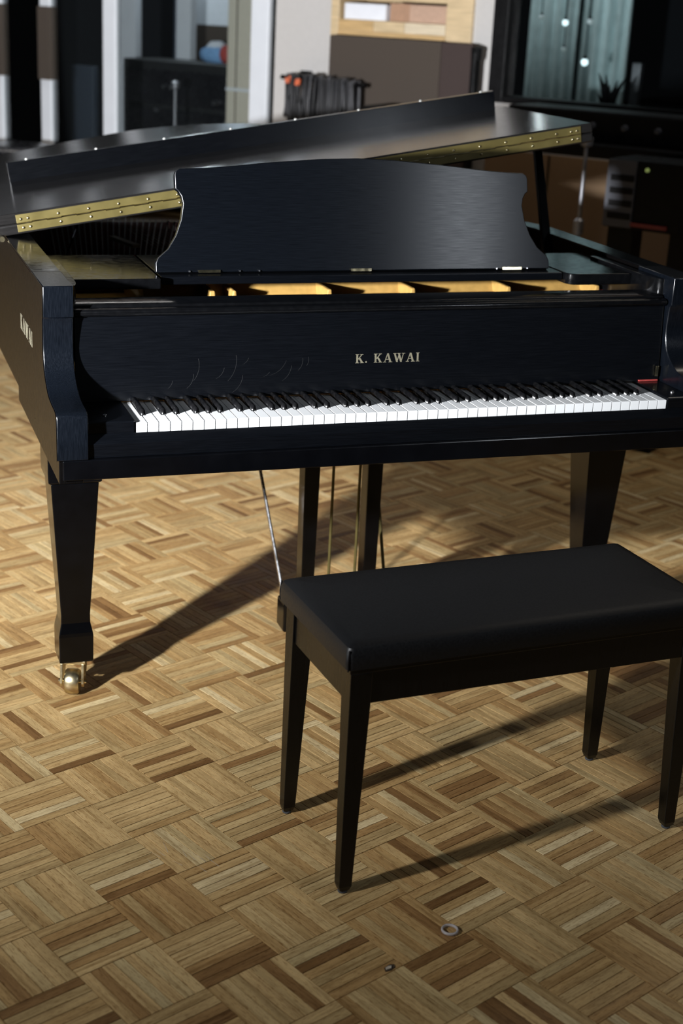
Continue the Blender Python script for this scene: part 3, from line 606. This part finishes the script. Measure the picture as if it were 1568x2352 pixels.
half = [(.0, 0), (.0, .0195), (.0065, .031), (.030, .0497), (.0485, .078), (.0615, .111), (.0675, .144), (.0645, .160), (.0580, .171), (.0515, .1755), (.0515, .2055), (.0545, .213), (.0635, .2180), (.104, .2195), (.147, .222), (.193, .2262), (.271, .234), (.394, .243), (.480, .2455)]
WD = .960; outl = half + [(WD - a, b) for a, b in half[::-1][1:]]
tl = math.radians(15); cl = 1/math.cos(tl)
DM = PM @ Matrix.Translation((.1135, .352, .9735)) @ Matrix.Rotation(-tl, 4, 'X')
desk = part('music_desk', prism(B(), [(a, b*cl) for a, b in outl], 'y', 0, .016), 'brushed', bevel=.002, smooth='auto', mx=DM); plane_uv(desk)
for x in (.120, .478, .860): obj('desk_hinge', bx(x-.025, x+.025, -.004, -.0005, -.002, .004), 'brass_bright', desk)
for x in (.075, .19, .235, .50, .82, .90): obj('pin', lathe(B(), [(.0018, -.004), (.0018, 0)], (x, 0, .001), 'y', 8), 'steel', desk)
# lid, hinged on the left, raised about nine degrees
TH = .1596; ZH = .9885
LM = PM @ Matrix(((math.cos(TH), 0, -math.sin(TH), XL), (0, 1, 0, 0), (math.sin(TH), 0, math.cos(TH), ZH), (0, 0, 0, 1)))
YL = .7594
lo = [(-.022, YL), (-.022, 1.93)] + spline([(-.022, 1.93), (.0, 2.04), (.10, 2.115), (.24, 2.165), (.34, 2.205), (.448, 2.238), (.60, 2.268), (.705, 2.243), (.786, 2.197), (.872, 2.111), (.939, 2.02), (.985, 1.907), (1.02, 1.80), (1.08, 1.62), (1.18, 1.45), (1.32, 1.30), (1.44, 1.17), (1.53, 1.03), (1.563, .92)], 4)[1:] + [(1.563, YL)]
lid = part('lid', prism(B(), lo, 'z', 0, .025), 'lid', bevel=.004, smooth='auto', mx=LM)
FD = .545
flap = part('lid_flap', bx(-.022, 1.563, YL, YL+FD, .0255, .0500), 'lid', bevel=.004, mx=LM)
lipo = obj('flap_lip', bx(.080, 1.518, YL+FD-.022, YL+FD-.001, .048, .1025), 'ebony', flap, .0015)
for k in range(8): obj('bumper', lathe(B(), [(.0042, .1022), (.0038, .1050), (.0016, .1066), (.0003, .1069)], (.135+.192*k, YL+FD-.012, 0), n=10), 'rubber', flap, smooth='auto')
hinge = part('brass_hinge', bx(.030, 1.526, YL-.0022, YL-.0002, .0050, .0240), 'brass', bevel=.0004, mx=LM, label='long brass piano hinge')
obj('leaf', bx(.030, 1.526, YL-.0022, YL-.0002, .0268, .0460), 'brass', hinge, .0004)
kn = None
for k in range(42):
    u = .030 + 1.496*k/42
    if kn is None:
        kn = obj('knuckle', tube(B(), [(0, YL-.0025, .0254), (1.496/42-.0006, YL-.0025, .0254)], .0019, 8), 'brass_bright', hinge); k0 = kn
    else: kn = child(k0, hinge)
    kn.location = (u, 0, .0009*(1 if k % 2 else -1))
scr = [.041, .058] + [.131 + .0735*k for k in range(19)] + [1.497, 1.514]
s0 = None
for u in scr:
    for n_, du in ((.0350, 0), (.0145, .003)):
        if s0 is None:
            bm = B(); lathe(bm, [(.0036, 0), (.0034, -.0014), (.0020, -.0023), (.0004, -.0026)], axis='y', n=10); s0 = obj('screw', bm, 'brass_bright', hinge, smooth=True); s_ = s0
        else: s_ = child(s0, hinge)
        s_.location = (u+du, YL-.0022, n_)
part('lid_pin', tube(B(), [(XL-.012, .735, .985), (XL-.012, .775, .985)], .0065, 10), 'brass_bright', smooth='auto'); part('lid_pin', tube(B(), [(XL-.010, 1.60, .985), (XL-.010, 1.65, .985)], .0065, 10), 'brass_bright', smooth='auto')
part('prop_stick', frustum(B(), [(.90, 1.295, .785, .013, .010), (1.216, 1.300, .932, .011, .009)]), 'leg', bevel=.002)
part('short_prop', tube(B(), [(-.01, .87, .905), (.035, .90, 1.01)], .0025, 8), 'leg')
# legs with brass casters
def piano_leg(cx, fy, ang):
    lg = part('leg', frustum(B(), [(.082, cx, fy+.047, .0375, .0375), (.086, cx, fy+.047, .039, .039), (.148, cx, fy+.047, .0395, .0395), (.156, cx, fy+.047, .0385, .0385), (.180, cx, fy+.047, .0335, .0335), (.200, cx, fy+.047, .0333, .0333), (.522, cx, fy+.052, .053, .053)]), 'leg', bevel=.002)
    obj('capital', frustum(B(), [(.522, cx, fy+.052, .0535, .0535), (.526, cx, fy+.052, .059, .059), (.545, cx, fy+.052, .060, .060), (.640, cx, fy+.052, .060, .060)]), 'leg', lg, .002)
    q = Matrix.Translation((cx, fy+.047, 0)) @ Matrix.Rotation(ang, 4, 'Z')
    bm = B(); box(bm, -.030, .030, -.030, .030, .074, .082); obj('caster_plate', bm, 'caster', lg, .001, mx=q)
    for s in (-1, 1):
        bm = prism(B(), [(-.032, .076), (.026, .076), (.012, .045), (-.022, .020), (-.036, .020), (-.042, .030)], 'x', s*.0245-.003, s*.0245+.003); obj('caster_fork', bm, 'caster', lg, .001, mx=q)
    bm = B(); lathe(bm, [(.010, -.0165), (.0265, -.0165), (.0295, -.0130), (.0300, 0), (.0295, .0130), (.0265, .0165), (.010, .0165)], (0, -.026, .0302), 'x', 28); obj('caster_wheel', bm, 'caster', lg, smooth='auto', mx=q)
    obj('axle', tube(B(), [(-.032, -.026, .0302), (.032, -.026, .0302)], .006, 10), 'brass_bright', lg, smooth='auto', mx=q)
    return lg
piano_leg(-.0815, .272, -.30); piano_leg(1.271, .315, .25); piano_leg(.42, 1.86, .8)
# pedal lyre
for s in (-1, 1):
    part('lyre_post', frustum(B(), [(.115, .611+s*.083, .4455+.022, .0165, .022), (.630, .611+s*.083, .4455+.022, .0215, .024)]), 'leg', bevel=.002)
part('lyre_box', bx(.462, .760, .425, .490, .040, .120), 'leg', bevel=.006); part('lyre_top', bx(.48, .742, .42, .53, .615, .632), 'leg', bevel=.003)
for x in (.5915, .6620): part('pedal_rod', tube(B(), [(x, .470, .12), (x, .470, .63)], .0038, 8), 'brass', smooth='auto')
for s in (-1, 1): part('lyre_brace', tube(B(), [(.611+s*.138, .470, .12), (.611+s*.185, .86, .76)], .0045, 8), 'steel' if s < 0 else 'brass', smooth='auto')
for x in (.545, .611, .677):
    part('pedal', prism(B(), [(x-.009, .42), (x+.009, .42), (x+.012, .36), (x+.022, .33), (x+.020, .305), (x, .295), (x-.020, .305), (x-.022, .33), (x-.012, .36)], 'z', .048, .056), 'brass_bright', bevel=.002)

# ------------------------------------------------------------------ bench
bench = empty('piano_bench', (.6106, -.4563, 0), .0669, 'black wooden piano bench with a padded vinyl seat', 'bench')
def cushion():
    bm = B(); nx, ny = 26, 14; hx, hy = .3835, .1710; z0, z1 = .4575, .5085
    prof = [(-.006, 0.0), (-.001, .004), (0.0, .016), (-.0005, .034), (-.004, .0445), (-.012, .0492), (-.028, .0506)]
    rings = []
    def ring(ins, z):
        pts = []; rc = max(.004, .012 + ins*.2)
        ax, ay = hx + ins, hy + ins
        for (cx, cy, a0) in ((ax-rc, ay-rc, 0), (-ax+rc, ay-rc, 90), (-ax+rc, -ay+rc, 180), (ax-rc, -ay+rc, 270)):
            for k in range(5):
                a = math.radians(a0 + 22.5*k); pts.append((cx+rc*math.cos(a), cy+rc*math.sin(a)))
        return [bm.verts.new((x, y, z0+z + .0016*math.sin(9*x+3*y))) for x, y in pts]
    for ins, z in prof: rings.append(ring(ins, z))
    for ins, z in ((-.06, .0520), (-.11, .0530), (-.15, .0532)): rings.append(ring(ins, z))
    for a, b in zip(rings, rings[1:]):
        n = len(a)
        for k in range(n): bm.faces.new((a[k], a[(k+1) % n], b[(k+1) % n], b[k]))
    bm.faces.new(rings[0][::-1]); bm.faces.new(rings[-1]); return bm
seat = obj('seat_cushion', cushion(), 'leather', bench, smooth='auto')
for sx in (-1, 1):
    for sy in (-1, 1): obj('corner_seam', tube(B(), [(sx*.3805, sy*.168, .461), (sx*.3812, sy*.1687, .48), (sx*.379, sy*.1665, .500)], .0016, 6), 'black', seat)
obj('seat_board', bx(-.372, .372, -.1595, .1595, .449, .459), 'benchwood', bench, .002)
obj('apron', bx(-.335, .335, -.157, -.139, .388, .450), 'benchwood', bench, .0015); obj('apron', bx(-.335, .335, .139, .157, .388, .450), 'benchwood', bench, .0015)
obj('apron', bx(-.366, -.348, -.125, .125, .386, .450), 'benchwood', bench, .0015); obj('apron', bx(.348, .366, -.125, .125, .386, .450), 'benchwood', bench, .0015)
obj('music_tray', bx(-.348, .348, -.139, .139, .392, .398), 'benchwood', bench)
for sx in (-1, 1):
    for sy in (-1, 1):
        ox, oy = sx*.3705, sy*.1595
        lv = [(.006, ox - sx*.0130, oy - sy*.0130, .0095, .0095), (.016, ox - sx*.0135, oy - sy*.0135, .0125, .0125), (.385, ox - sx*.0205, oy - sy*.0195, .0205, .0195), (.450, ox - sx*.0210, oy - sy*.0200, .0210, .0200)]
        lg = obj('leg', frustum(B(), lv), 'benchwood', bench, .0015); obj('foot_pad', lathe(B(), [(.0085, 0), (.0095, .002), (.0090, .007)], (ox - sx*.0130, oy - sy*.0130, 0), n=14), 'pad', lg)

# ------------------------------------------------------------------ small things on the floor
bm = B(); R1, R2, n1, n2 = .0138, .0022, 36, 10; rg = []
for a in range(n1):
    t = 2*math.pi*a/n1; rg.append([bm.verts.new(((R1+R2*math.cos(2*math.pi*b/n2))*math.cos(t), (R1+R2*math.cos(2*math.pi*b/n2))*math.sin(t), .0030+.0030*math.sin(2*math.pi*b/n2))) for b in range(n2)])
for a in range(n1):
    for b in range(n2): bm.faces.new((rg[a][b], rg[(a+1) % n1][b], rg[(a+1) % n1][(b+1) % n2], rg[a][(b+1) % n2]))
o = obj('plastic_ring', bm, 'ring', None, smooth=True); o.location = (.4095, -.792, 0); tag(o, 'small clear plastic ring lying on the parquet in front of the bench', 'ring')
r = empty('broken_chip', (.268, -.862, 0), .35, 'splintered pale chip at a parquet corner in the foreground', 'chip')
bm = B(); prism(bm, [(-.012, -.004), (-.003, -.007), (.009, -.004), (.013, .003), (.004, .006), (-.008, .004)], 'z', .0001, .0012); obj('dark_hole', bm, 'subfloor', r)
bm = B(); prism(bm, [(-.009, -.003), (.001, -.004), (.005, .000), (.000, .003), (-.007, .002)], 'z', .0012, .0030); obj('splinter', bm, 'chip', r, .0004)
